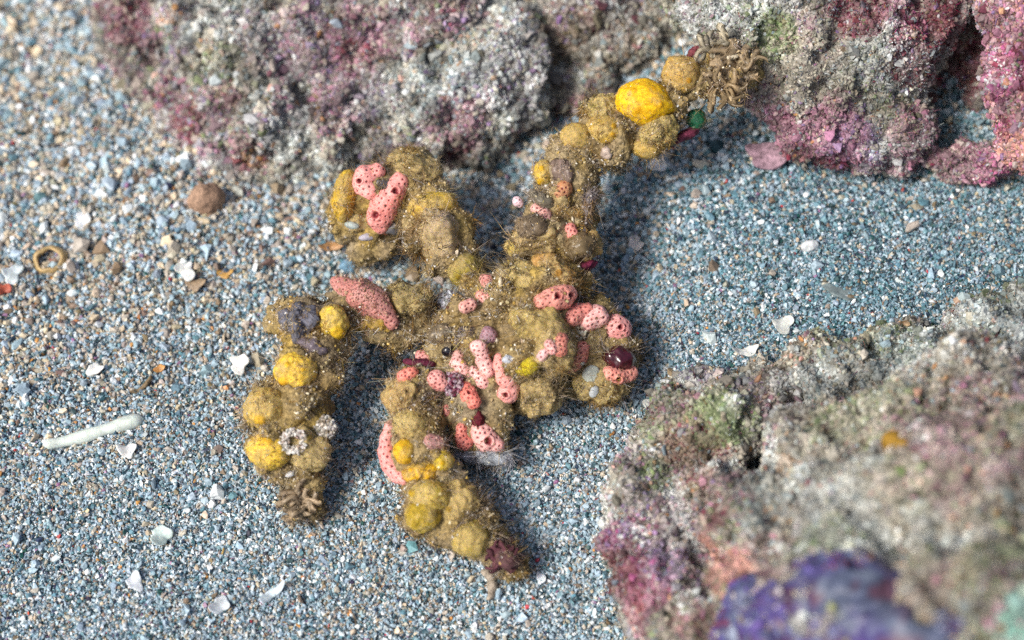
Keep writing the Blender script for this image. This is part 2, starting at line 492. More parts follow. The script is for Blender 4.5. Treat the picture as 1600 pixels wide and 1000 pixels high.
def build_rocks():
    #              beige pink dark pale green maroon brown violet ochre blue magenta salmon
    build_rock('rock', 'broad silt-grey rock with mauve and maroon patches lying at the back behind the crab', [
        (250, 50, 0.15, 95, (1.1, 1, .7)), (290, 130, 0.1, 75, (1.1, 1, .7)), (250, 130, -0.25, 60, (1.3, 1, .6)), (400, 70, 0.45, 150, (1, 1, .75)), (330, 190, 0.25, 60), (560, 40, 0.6, 170, (1.1, 1, .75)), (430, 195, 0.4, 72), (540, 195, 0.45, 78),
        (640, 190, 0.45, 85), (700, 60, 0.7, 150, (1.1, 1, .75)), (770, 120, 0.7, 105), (740, 215, 0.3, 62), (850, 20, 0.5, 85), (560, -150, 0.9, 260, (1.2, 1, .8)),
        (800, -150, 0.7, 200), (380, 285, -0.25, 65, (1.5, 1, .6)), (470, 325, -0.35, 60, (1.5, 1, .6)), (300, 240, -0.35, 60, (1.4, 1, .6)), (430, 260, -0.1, 60, (1.3, 1, .6)), (330, -100, 0.6, 160), (915, 40, 0.75, 85), (965, 75, 0.55, 78), (1020, 10, 0.8, 85), (925, 140, 0.3, 60), (1040, 75, 0.45, 66), (990, -60, .8, 120)],
        [0.50, 0.09, 0.09, 0.20, 0.05, 0.03, 0.13, 0.06, 0.025, 0.22, 0.005, 0.015],
        [(1, 0.9, 101, 0.0, 0.4, 4), (2, 1.4, 102, 0.1, 0.45, 3), (3, 1.2, 103, 0.0, 0.4, 2.5), (4, 1.1, 104, 0.15, 0.4, 4), (5, 1.0, 105, 0.1, 0.4, 5), (7, 0.9, 106, 0.0, 0.4, 3)],
        [(275, 150, 42, 10, 0.5), (290, 190, 40, 5, 0.8), (205, 40, 40, 5, 0.9), (190, 30, 55, 1, 0.5), (330, 165, 55, 1, 0.5), (420, 60, 70, 1, 0.3), (620, 60, 50, 1, 0.35), (720, 190, 60, 1, 0.3), (480, 330, 50, 0, 0.8), (700, 120, 60, 9, 0.5), (300, 200, 30, 5, 0.8), (940, 60, 60, 6, 0.8), (960, 30, 50, 5, .3), (270, 25, 30, 8, 0.4), (395, 240, 24, 8, 0.6), (385, 240, 40, 5, 0.4), (690, 245, 50, 5, 0.35),
         (660, 250, 55, 1, 0.5), (570, 50, 60, 1, 0.5), (560, 80, 35, 5, 0.5), (400, 330, 40, 10, 0.3), (450, 210, 50, 3, 0.8), (620, 140, 70, 3, 0.5), (870, 60, 50, 6, 0.8), (880, 10, 60, 2, 0.4)],
        21, amp=0.30, dens=200, gsize=0.045)
    build_rock('rock', 'pink-edged rock at the back right that the raised crab leg leans on', [
        (1120, -20, 3.3, 90), (1170, 40, 3.1, 85), (1240, 90, 2.7, 100), (1310, 160, 2.2, 95), (1265, 195, 1.95, 55), (1390, 200, 1.75, 70), (1340, 225, 1.7, 50), (1340, 60, 2.6, 140), (1250, -60, 3.2, 180),
        (1440, -20, 2.8, 120), (1400, 90, 2.2, 80), (1370, 150, 0.6, 110), (1510, 20, 1.2, 90), (1520, -30, 2.0, 110), (1490, 245, 1.4, 40), (1550, 255, 1.4, 40), (1300, 60, 0.5, 170), (1600, 120, 0.8, 150)],
        [0.42, 0.10, 0.08, 0.20, 0.04, 0.03, 0.09, 0.06, 0.02, 0.12, 0.0, 0.0],
        [(1, 0.9, 201, 0.0, 0.4, 3), (2, 1.5, 202, 0.0, 0.4, 3), (4, 1.1, 204, 0.1, 0.4, 4), (3, 1.2, 203, 0.0, 0.4, 2)],
        [(1090, 40, 55, 3, 1.6), (1130, 20, 60, 4, 0.5), (1140, 10, 60, 3, 1.2), (1215, 55, 35, 4, 1.6), (1220, 195, 45, 1, 1.6), (1290, 215, 60, 1, 1.4), (1330, 235, 50, 7, 0.7), (1280, 255, 60, 5, 1.0), (1380, 270, 60, 5, 1.0), (1440, 90, 60, 2, 0.5), (1410, 30, 50, 10, 0.3),
         (1400, 255, 40, 1, 0.9), (1440, 210, 60, 1, 0.7), (1450, 60, 90, 5, 1.0), (1350, 15, 55, 5, 1.0), (1500, 100, 70, 5, 0.9), (1560, 262, 40, 10, 0.6), (1500, 0, 70, 5, 0.9), (1500, 240, 50, 1, 0.7),
         (1260, 110, 70, 0, 0.8), (1200, 110, 50, 0, 0.8)],
        33, amp=0.22, dens=260, gsize=0.032, turf=160)
    build_rock('rock', 'blurred red-mauve rock at the right edge, nearer than the pink-edged one', [
        (1620, 20, 4.2, 90), (1610, 120, 3.8, 85), (1625, 200, 3.3, 80), (1700, 100, 3.2, 150), (1640, 230, 2.4, 60), (1720, 60, 1.6, 170)],
        [0.10, 0.30, 0.08, 0.12, 0.02, 0.26, 0.10, 0.10, 0.02, 0.05, 0.05, 0.12],
        [(3, 1.2, 301, 0.0, 0.4, 3), (2, 1.2, 302, 0.1, 0.4, 4), (5, 0.9, 303, 0.0, 0.4, 3)],
        [(1570, 110, 40, 10, 0.5), (1590, 240, 50, 11, 0.8)], 47, amp=0.2, dens=200, gsize=0.04)
    root, V, F, hit = build_rock('rock', 'large blurred rock in the near right corner with a blue-violet sponge', [
        (1075, 690, 0.75, 85), (1015, 770, 0.7, 70), (1010, 850, 0.65, 72), (1050, 940, 0.6, 90), (1120, 660, 0.95, 80), (1200, 630, 0.85, 75), (1090, 620, 0.6, 40), (1290, 620, 0.9, 90), (1430, 590, 1.0, 95), (1560, 545, 1.0, 95), (1670, 520, 1.1, 110),
        (1110, 790, 0.9, 85), (1210, 820, 1.95, 110), (1290, 740, 2.0, 110), (1410, 700, 2.15, 125), (1540, 660, 2.25, 135), (1340, 860, 2.6, 150), (1500, 830, 3.1, 190), (1190, 920, 2.4, 80), (1660, 800, 3.5, 180),
        (1320, 1010, 3.1, 180), (1120, 1050, 0.9, 120), (1550, 1050, 3.7, 230), (1400, 800, 1.2, 200), (1320, 900, 1.0, 190)],
        [0.46, 0.08, 0.09, 0.25, 0.08, 0.03, 0.09, 0.04, 0.03, 0.16, 0.0, 0.03],
        [(1, 0.8, 401, 0.0, 0.4, 3), (2, 1.1, 402, 0.1, 0.4, 4), (4, 0.9, 404, 0.0, 0.35, 4), (3, 1.0, 403, 0.0, 0.4, 2.2), (7, 0.8, 407, 0.1, 0.4, 3), (6, 0.8, 406, 0, .4, 2), (5, 1.0, 405, 0.1, 0.4, 3)],
        [(1120, 850, 40, 11, 2.0), (1130, 900, 50, 11, 1.6), (1110, 800, 30, 5, 1.5), (950, 860, 40, 5, 1.2), (970, 930, 45, 5, 1.6), (1000, 960, 50, 1, 1.0), (1000, 990, 40, 11, 1.0), (955, 825, 30, 7, 0.9), (1080, 960, 40, 5, 0.6),
         (1110, 660, 40, 4, 1.2), (1150, 640, 50, 4, 0.8), (1030, 735, 35, 4, 1.0), (1080, 720, 60, 5, 0.5), (1070, 700, 50, 6, 0.8), (1240, 840, 60, 2, 0.5), (1280, 850, 60, 4, 0.8), (1470, 690, 90, 1, 0.4), (1400, 690, 30, 8, 0.6),
         (1230, 735, 25, 8, 0.8), (1600, 760, 60, 2, 0.4), (1550, 880, 60, 4, 0.6), (1300, 580, 60, 9, 0.5), (1430, 540, 70, 9, 0.6), (1560, 490, 70, 9, 0.6), (1450, 570, 70, 3, 0.3), (1250, 640, 40, 2, 0.4), (970, 890, 40, 5, 1.0), (985, 830, 40, 10, 0.25), (1010, 920, 45, 10, 0.3), (1120, 880, 45, 10, 0.35), (1040, 870, 40, 7, 0.5), (1080, 760, 40, 6, 0.6), (1300, 800, 60, 3, 0.4), (1200, 780, 60, 9, 0.4), (1300, 700, 110, 0, 0.4), (1380, 760, 120, 0, 0.5)],
        59, voxel=0.08, amp=0.30, dens=190, gsize=0.036, turf=120)
    # the violet encrusting sponge grows on this rock
    parts = []
    for px, py, r in [(1180, 950, 42), (1170, 1000, 45), (1230, 985, 60), (1290, 930, 50), (1330, 950, 70), (1390, 960, 55), (1300, 1000, 75), (1420, 1010, 60), (1470, 1005, 45)]:
        c = hit(px, py)
        if c is None: continue
        s = r / 100 * pxs(c)
        o, d = ray(px, py)
        parts.append((c + d * s * 0.95, (s * 1.35,) * 3, None))
    Vs, Fs = remesh(parts, 0.05, 12)
    Ns = vnormals(Vs, Fs)
    Vs = Vs + Ns * (0.09 * fbm(Vs, 2.2, 3, 5) - 0.12 * sstep(.3, .6, vnoise(Vs, 3.3, 8)))[:, None]
    w = sstep(-0.35, 0.35, fbm(Vs, 1.7, 3, 71))[:, None]
    w2 = sstep(0.0, 0.4, fbm(Vs, 4.2, 3, 72))[:, None]
    C = np.array([0.11, 0.08, 0.30]) * w + np.array([0.13, 0.16, 0.26]) * (1 - w)
    C = C * (1 - 0.75 * w2) + np.array([0.16, 0.05, 0.08]) * 0.75 * w2
    w3 = sstep(0.15, 0.5, fbm(Vs, 5.5, 3, 74))[:, None]
    C = (C * (1 - 0.6 * w3) + np.array([0.34, 0.40, 0.52]) * 0.6 * w3) * 0.6
    link('violet_sponge', raw_mesh('violet_sponge', Vs, Fs, C, True), tint_mat('violet_sponge', 0.45, 0.4, 8, 0.3, 0.4, bump_scale=20), root, label='blue-violet encrusting sponge')
    P, nn = sample(Vs, Fs, 5200)
    sz = np.minimum(np.exp(rng.normal(math.log(0.03), 0.5, len(P))), 0.11)
    f1 = fbm(P, 2.4, 3, 81); f2 = fbm(P, 3.4, 3, 82)
    pr = np.stack([0.5 + 0 * f1, 0.3 + 0 * f1, 1.6 * sstep(0.05, 0.3, f1), 0.9 * sstep(0.1, 0.3, f2), 0.10 + 0 * f1, 0.10 + 0 * f1], 1)
    keep = fbm(P, 1.6, 3, 83) > -0.12
    Cp = pick([(0.10, 0.075, 0.26), (0.13, 0.15, 0.27), (0.13, 0.04, 0.07), (0.30, 0.34, 0.44), (0.42, 0.40, 0.38), (0.20, 0.16, 0.10)], pr)
    link('sponge_crust', grain_mesh('sponge_crust', P[keep] + nn[keep] * (sz[keep] * -0.35)[:, None], sz[keep], Cp[keep]), M_CRUST, root, kind='stuff')
    Vs, Fs = remesh([(hit(px, py) + ray(px, py)[1] * 0.3, (r / 100,) * 3, None) for px, py, r in [(1572, 985, 26), (1596, 958, 32), (1590, 1005, 38)] if hit(px, py) is not None], 0.05, 8)
    P, nn = sample(Vs, Fs, 700)
    Cp = pick([(0.22, 0.37, 0.32), (0.16, 0.25, 0.21), (0.40, 0.46, 0.40), (0.36, 0.22, 0.26)], np.repeat([[.5, .3, .2, .06]], 700, 0))
    link('sponge_crust', grain_mesh('sponge_crust', P, np.minimum(np.exp(rng.normal(math.log(0.04), 0.5, 700)), 0.12), Cp), M_CRUST, root, kind='stuff')
    link('pale_green_sponge', raw_mesh('pale_green_sponge', Vs, Fs, np.array([0.24, 0.42, 0.36]) * (0.75 + 0.7 * fbm(Vs, 5, 3, 75))[:, None].clip(0.1, 2), True), M_ROCK, root, label='pale green lump')
    Vs, Fs = remesh([(hit(px, py) + ray(px, py)[1] * 0.1, (r / 100,) * 3, None) for px, py, r in [(1395, 690, 16), (1408, 697, 12)] if hit(px, py) is not None], 0.03, 4)
    link('ochre_tunicate', raw_mesh('ochre_tunicate', Vs, Fs, np.repeat([[0.30, 0.17, 0.02]], len(Vs), 0), True), M_ROCK, root, label='ochre brown lump')

# ------------------------------------------------------------------ the crab
BODY = [  # px, py, height, radius px
    # raised leg, resting on the back right rock
    (1165, 110, 3.2, 34), (1130, 118, 3.1, 38), (1095, 130, 3.0, 34), (1065, 125, 3.0, 30), (1040, 165, 2.75, 40), (1000, 170, 2.7, 42), (1020, 210, 2.45, 34), (965, 200, 2.5, 40), (935, 185, 2.5, 30),
    (960, 235, 2.3, 34), (915, 225, 2.3, 34), (885, 245, 2.1, 36), (900, 275, 2.0, 40), (865, 275, 2.0, 30), (910, 310, 1.8, 32), (870, 315, 1.8, 36), (850, 345, 1.65, 38), (895, 355, 1.55, 42), (845, 375, 1.5, 44), (880, 385, 1.45, 46), (825, 390, 1.4, 30),
    # carapace
    (810, 440, 1.5, 42), (850, 450, 1.5, 55), (885, 450, 1.3, 42), (790, 480, 1.4, 48), (830, 500, 1.45, 62), (860, 540, 1.25, 50), (820, 560, 1.2, 55), (845, 600, 0.9, 42), (830, 625, 0.7, 30),
    (740, 500, 1.2, 46), (720, 530, 1.1, 44), (760, 540, 1.15, 52), (770, 590, 0.95, 42), (725, 590, 0.9, 44), (690, 545, 0.9, 30),
    # near claw, folded under the front
    (740, 640, 0.75, 42), (770, 650, 0.65, 40), (735, 680, 0.5, 34), (765, 690, 0.45, 34), (715, 640, .75, 34),
    # right claw
    (905, 490, 1.1, 34), (930, 510, 1.05, 46), (955, 545, 0.9, 46), (915, 560, 0.85, 42), (940, 590, 0.65, 46), (965, 590, 0.6, 30), (905, 600, 0.5, 30),
    # back left leg
    (745, 440, 1.3, 26), (730, 415, 1.3, 28), (700, 395, 1.35, 42), (705, 360, 1.45, 42), (675, 365, 1.4, 44), (680, 325, 1.5, 40), (640, 285, 1.45, 46), (650, 265, 1.4, 38), (600, 300, 1.35, 50), (560, 310, 1.2, 46), (545, 345, 0.9, 38), (590, 360, 0.8, 46), (575, 385, 0.5, 34), (630, 340, 1.2, 34),
    # middle left leg
    (700, 490, 1.05, 24), (670, 505, 1.0, 30), (640, 490, 1.1, 44), (630, 520, 0.95, 34), (595, 500, 1.15, 40), (560, 480, 1.25, 42), (535, 470, 1.3, 28), (520, 505, 1.3, 34), (480, 510, 1.25, 48), (445, 500, 1.2, 34), (500, 545, 1.15, 44), (470, 570, 1.1, 44), (505, 590, 1.0, 38),
    (430, 625, 0.9, 40), (475, 630, 0.9, 48), (410, 655, 0.75, 30), (440, 670, 0.75, 46), (485, 670, 0.7, 38), (425, 705, 0.55, 42), (475, 710, 0.55, 40), (450, 735, 0.4, 34), (480, 755, 0.3, 30), (470, 785, 0.12, 24), (490, 790, 0.12, 24),
    # front leg
    (690, 590, 0.85, 30), (655, 610, 0.95, 42), (630, 615, 0.95, 34), (655, 655, 0.85, 44), (640, 680, 0.8, 34), (665, 705, 0.75, 44), (635, 720, 0.7, 30), (690, 735, 0.65, 34), (660, 750, 0.6, 34), (670, 785, 0.5, 42), (655, 805, 0.4, 32), (705, 775, 0.5, 40), (715, 810, 0.4, 44), (745, 830, 0.3, 42), (770, 855, 0.2, 34), (790, 870, 0.12, 30), (805, 885, 0.08, 22), (690, 835, 0.3, 24),
]
BROWN = [(0.27, 0.19, 0.07), (0.36, 0.28, 0.14), (0.31, 0.26, 0.19), (0.15, 0.10, 0.04), (0.42, 0.29, 0.06)]

CRAB = None
HITS = {}
coat_src = []            # (V, F, weight) surfaces that carry silt and fuzz

def crab_hit(px, py):
    o, d = ray(px, py)
    h = HITS['bvh'].ray_cast(Vector(o), Vector(d))
    if h[0] is not None:
        return np.array(h[0]), np.array(h[1])
    best = min(BODY, key=lambda b: math.hypot(b[0] - px, b[1] - py) - b[3])
    p = at(best[0], best[1], best[2])
    t = float(np.dot(p - o, FWD) / np.dot(d, FWD))
    return o + d * t, -d

def build_body():
    global CRAB
    CRAB = thing('crab', 'crab wholly disguised in yellow and pink sponges, standing on the sand in the middle', 'crab')
    parts = blob_list([(a, b, c, d * 0.86) for a, b, c, d in BODY])
    for c, r, _ in list(parts):                      # knobbly growth budding from every lump
        for _k in range(5):
            u = rng.normal(size=3); u /= np.linalg.norm(u)
            k = rng.uniform(0.22, 0.50)
            parts.append((c + u * r[0] * (1.02 - 0.35 * k), np.array([1, rng.uniform(.7, 1.1), rng.uniform(.7, 1.1)]) * r[0] * k, rand_rot(1)[0]))
    V, F = remesh(parts, 0.035, 2)
    N = vnormals(V, F)
    V = V + N * (0.09 * fbm(V, 3.0, 3, 5) + 0.085 * fbm(V, 7, 3, 6))[:, None]
    w = [sstep(-.2, .5, fbm(V, 1.6, 3, 500 + k)) + 0.05 for k in range(5)]
    W = np.stack(w, 1); W /= W.sum(1, keepdims=True)
    C = W @ np.array(BROWN)
    link('body', raw_mesh('body', V, F, C, True), M_BODY, CRAB)
    HITS['bvh'] = BVHTree.FromPolygons([tuple(v) for v in V], [tuple(int(i) for i in f) for f in F])
    coat_src.append((V, F, 1.0, None))
    print('body verts', len(V))

YB, YD, YO, YG = (0.78, 0.47, 0.015), (0.64, 0.41, 0.05), (0.36, 0.265, 0.04), (0.44, 0.33, 0.10)
YELLOW = [  # px, py, rx, ry, tilt deg, colour, dust 0..1, oscula [(dx,dy,r px)]
    (1008, 160, 47, 37, 8, (0.90, 0.52, 0.008), .10, [(-20, -12, 4), (-14, 18, 5), (10, -20, 4), (22, 5, 4)]), (1066, 117, 31, 30, 0, (0.66, 0.38, 0.05), .35, [(8, 12, 4)]), (946, 205, 32, 24, 10, (0.64, 0.41, 0.05), .4, [(12, -8, 4), (10, 6, 4)]),
    (940, 172, 29, 28, 0, YG, .55, []), (900, 215, 25, 23, 20, YD, .5, []), (849, 270, 15, 21, 0, (0.68, 0.45, 0.03), .3, [(-3, -6, 4), (-5, 15, 5)]), (1030, 205, 32, 25, -10, YG, .5, []),
    (1008, 232, 24, 15, 10, YD, .5, []), (540, 305, 21, 42, 10, (0.60, 0.38, 0.03), .3, []), (676, 322, 40, 24, -12, (0.66, 0.43, 0.04), .3, [(-20, 30, 8)]), (690, 370, 46, 38, 30, (0.34, 0.28, 0.23), .45, []), (728, 421, 28, 29, 0, (0.34, 0.27, 0.04), .3, [(-12, 12, 4)]),
    (522, 503, 23, 29, -5, (0.82, 0.58, 0.06), .22, [(7, 18, 10)]), (462, 581, 34, 31, 0, (0.84, 0.55, 0.06), .2, [(-18, 14, 7), (-10, -12, 4), (14, -4, 3)]), (418, 640, 37, 36, 0, (0.72, 0.49, 0.09), .4, [(-8, 16, 9)]), (422, 705, 35, 30, 10, (0.84, 0.55, 0.06), .2, [(0, -20, 7)]),
    (478, 700, 34, 36, 0, (0.34, 0.29, 0.14), .5, [(8, -18, 4)]), (632, 707, 18, 21, 0, YB, .12, []), (660, 737, 36, 19, -12, (0.80, 0.46, 0.010), .12, [(-18, -8, 3)]), (692, 720, 18, 17, 0, (0.66, 0.47, 0.02), .2, [(0, 2, 4)]), (672, 775, 33, 26, 0, (0.56, 0.41, 0.06), .4, [(-28, -6, 5)]),
    (660, 806, 28, 27, 0, (0.46, 0.32, 0.02), .25, []), (720, 785, 33, 33, 0, (0.38, 0.29, 0.07), .6, [(-18, 8, 4)]), (736, 840, 30, 32, 30, (0.48, 0.35, 0.03), .4, []), (823, 570, 21, 18, 0, (0.62, 0.50, 0.01), .15, []), (838, 505, 40, 34, 20, (0.36, 0.29, 0.05), .6, []),
    (812, 432, 36, 28, 0, (0.42, 0.33, 0.10), .55, []), (640, 662, 28, 24, 0, (0.66, 0.50, 0.16), .5, []), (585, 505, 32, 18, 0, (0.30, 0.20, 0.02), .15, []), (636, 470, 36, 32, 20, (0.20, 0.20, 0.09), .6, []), (648, 262, 44, 32, 10, (0.20, 0.165, 0.07), .6, []),
    (630, 618, 32, 34, 0, (0.40, 0.29, 0.13), .25, []), (806, 387, 17, 16, 0, (0.58, 0.43, 0.10), .3, []), (845, 370, 40, 30, 15, (0.30, 0.23, 0.12), .3, []), (1118, 88, 17, 15, 0, (0.58, 0.42, 0.16), .3, []), (1140, 130, 30, 24, -30, (0.36, 0.26, 0.12), .4, []),
    (862, 545, 44, 34, 80, (0.26, 0.21, 0.09), .6, []), (865, 420, 34, 20, 20, (0.42, 0.24, 0.08), .3, [(8, 4, 5)]), (908, 390, 36, 26, -20, (0.30, 0.22, 0.09), .25, []), (925, 540, 34, 32, 0, (0.26, 0.22, 0.12), .55, []), (940, 605, 44, 26, 5, (0.25, 0.21, 0.08), .5, []),
    (845, 615, 30, 34, 0, (0.26, 0.21, 0.10), .6, []), (570, 345, 44, 34, 20, (0.24, 0.19, 0.10), .5, []),
]

def dusty_attr(V, base, dust, seed):
    n1 = fbm(V, 5.0, 3, seed); n2 = fbm(V, 16, 2, seed + 3)
    w = (sstep(0.55 - dust, 1.0 - dust, n1 * 0.5 + 0.5 + 0.25 * n2) * 0.75)[:, None]
    silt = np.array([0.44, 0.33, 0.14])
    b2 = np.array(base) * (1 + 0.14 * n2 + 0.22 * fbm(V, 3.5, 2, seed + 9))[:, None]
    return np.clip(b2 * (1 - w) + silt * w, 0, 1), w[:, 0]

def build_yellow():
    for i, (px, py, rx, ry, tilt, colr, dust, osc) in enumerate(YELLOW):
        p, n = crab_hit(px, py)
        o, d = ray(px, py)
        s = pxs(p) / 100
        rd = 0.5 * (rx + ry) * s
        olive = colr[0] < 0.45 and i != 11
        if olive: colr = (min(colr[0] * 1.15, .44), colr[1] * 1.05, colr[2] * 0.95)
        c = p + d * rd * (0.55 if olive else 0.35)
        Vu, F = ICO5 if max(rx, ry) > 25 else ICO4
        a = R(tilt)
        ax = RGT * math.cos(a) - UPV * math.sin(a); ay = RGT * math.sin(a) + UPV * math.cos(a)
        V = (Vu[:, :1] * ax) * rx * s + (Vu[:, 1:2] * ay) * ry * s + (Vu[:, 2:] * FWD) * rd
        if i == 0:                                    # the brightest one is drawn out to a point on its right
            k = np.clip(Vu[:, :1], 0, 1)
            V = V - (Vu[:, 1:2] * ay) * ry * s * 0.55 * k ** 1.5 + ax * rx * s * 0.12 * k - ay * ry * s * 0.12 * k
        V = V + c
        N = vnormals(V, F)
        V = V + N * (rd * (0.55 if olive else 0.15) * fbm(V, (1.35 if olive else 1.4) / rd, 4, 40 + i) + 0.016 * fbm(V, 18, 2, 3))[:, None]
        C, w = dusty_attr(V, colr, dust, 600 + i * 7)
        bare = np.ones(len(V))
        for dx, dy, r in osc:
            r = r * 1.2
            tc = c + (ax * dx + UPV * -dy) * s
            # nearest point on the camera side
            q = V - tc; q = q - (q @ FWD)[:, None] * FWD
            dist = np.linalg.norm(q, axis=1) / (r * s)
            dist = np.where((V - c) @ FWD < 0, dist, 9)
            k = 1 - sstep(0.7, 1.15, dist)
            V = V - N * (0.35 * r * s * (1 - sstep(0.3, 1.05, dist)))[:, None] + N * (0.15 * r * s * np.exp(-((dist - 1.25) / 0.25) ** 2))[:, None]
            dk = np.clip(np.array(colr) * np.array([0.80, 0.72, 0.3]), 0, 1)
            C = C * (1 - k)[:, None] + dk * k[:, None]
            bare *= 1 - k
        link('yellow_sponge' if colr[0] > 0.4 else 'olive_sponge', raw_mesh('sponge', V, F, C, True), M_YEL, CRAB)
        coat_src.append((V, F, (0.26 + 0.8 * dust, bare), np.clip(np.array(colr) * 0.72 + np.array([0.24, 0.205, 0.12]), 0, 1)))
ICO4 = ico(4)

PINK_C = (0.92, 0.37, 0.33)
PINK = [  # [(px,py,r)...], oscula px [(x,y,r)], colour, pore spacing px
    ([(588, 267, 10), (572, 277, 17), (568, 288, 17), (578, 298, 13)], [(561, 283, 4)], PINK_C, 10),
    ([(624, 286, 13), (614, 300, 17), (602, 320, 20), (594, 338, 19), (597, 352, 13), (603, 360, 7)], [(586, 336, 6), (618, 298, 5)], PINK_C, 10),
    ([(527, 442, 8), (543, 451, 16), (562, 462, 24), (582, 472, 24), (598, 486, 15), (612, 504, 8)], [], (0.50, 0.185, 0.155), 7),
    ([(848, 470, 12), (862, 470, 16), (878, 464, 16), (889, 459, 11)], [(872, 462, 5), (892, 461, 4)], (0.80, 0.27, 0.21), 9),
    ([(893, 498, 13), (904, 491, 15), (918, 487, 13)], [], (0.80, 0.24, 0.19), 9),
    ([(920, 500, 16), (934, 494, 16)], [], PINK_C, 9),
    ([(960, 512, 19), (968, 514, 17)], [(970, 511, 4)], (0.80, 0.30, 0.27), 9),
    ([(911, 545, 12), (901, 556, 15), (893, 568, 12)], [(893, 563, 4)], (0.80, 0.22, 0.15), 9),
    ([(952, 584, 10), (967, 589, 11), (984, 583, 9)], [(967, 593, 4)], (0.80, 0.27, 0.21), 9),
    ([(862, 545, 9), (859, 540, 8)], [], (0.76, 0.33, 0.30), 8), ([(848, 556, 8), (850, 552, 7)], [], (0.74, 0.36, 0.34), 8), ([(876, 530, 9), (876, 548, 9)], [], (0.62, 0.20, 0.15), 8),
    ([(716, 556, 8), (716, 570, 12), (726, 582, 11)], [], PINK_C, 9), ([(748, 543, 11), (754, 562, 11), (764, 578, 11)], [], PINK_C, 9),
    ([(780, 560, 7), (784, 575, 11), (790, 590, 12), (797, 603, 11), (792, 618, 14)], [(790, 617, 4)], (0.80, 0.29, 0.25), 10), ([(740, 582, 10), (752, 592, 12), (758, 598, 9)], [], PINK_C, 9),
    ([(681, 593, 13), (688, 599, 12)], [], (0.80, 0.29, 0.25), 8), ([(709, 592, 9), (703, 598, 8)], [], PINK_C, 8), ([(727, 608, 10), (732, 618, 12), (739, 628, 9)], [(733, 613, 3)], (0.80, 0.22, 0.17), 8),
    ([(721, 670, 8), (720, 683, 8), (725, 692, 10)], [], (0.80, 0.23, 0.18), 8), ([(752, 676, 16), (762, 688, 17), (776, 696, 12)], [(763, 689, 6)], PINK_C, 10),
    ([(612, 668, 9), (605, 685, 10), (604, 705, 12), (610, 725, 12), (622, 742, 12), (631, 748, 8)], [], (0.80, 0.28, 0.25), 9), ([(674, 690, 11), (683, 692, 10)], [], (0.42, 0.17, 0.15), 7),
    ([(758, 438, 9), (762, 448, 7)], [], (0.72, 0.24, 0.20), 8), ([(752, 462, 9), (762, 468, 8)], [], (0.72, 0.24, 0.20), 8), ([(726, 481, 9), (734, 476, 8)], [], (0.70, 0.30, 0.25), 8),
    ([(658, 556, 9), (668, 557, 9)], [], (0.72, 0.27, 0.25), 8), ([(632, 588, 11), (645, 584, 8)], [], (0.72, 0.17, 0.12), 8), ([(838, 328, 9), (850, 336, 9), (856, 346, 5)], [], (0.72, 0.35, 0.30), 8),
    ([(809, 315, 8), (813, 318, 6)], [], (0.72, 0.42, 0.44), 7), ([(893, 356, 7), (896, 368, 9), (902, 378, 6)], [], (0.72, 0.24, 0.20), 8), ([(697, 636, 5), (698, 646, 5)], [], (0.74, 0.22, 0.17), 7),
    ([(882, 294, 12), (874, 300, 9)], [], (0.50, 0.22, 0.12), 8), ([(765, 525, 12), (758, 532, 9)], [], (0.36, 0.18, 0.20), 7),
]

def refresh_hits():
    VV, FF, k = [], [], 0
    for o in CRAB.children:
        V, F = mesh_arrays(o.data); VV.append(V); FF.append(F + k); k += len(V)
    V, F = np.concatenate(VV), np.concatenate(FF)
    HITS['bvh'] = BVHTree.FromPolygons([tuple(v) for v in V], [tuple(int(i) for i in f) for f in F])

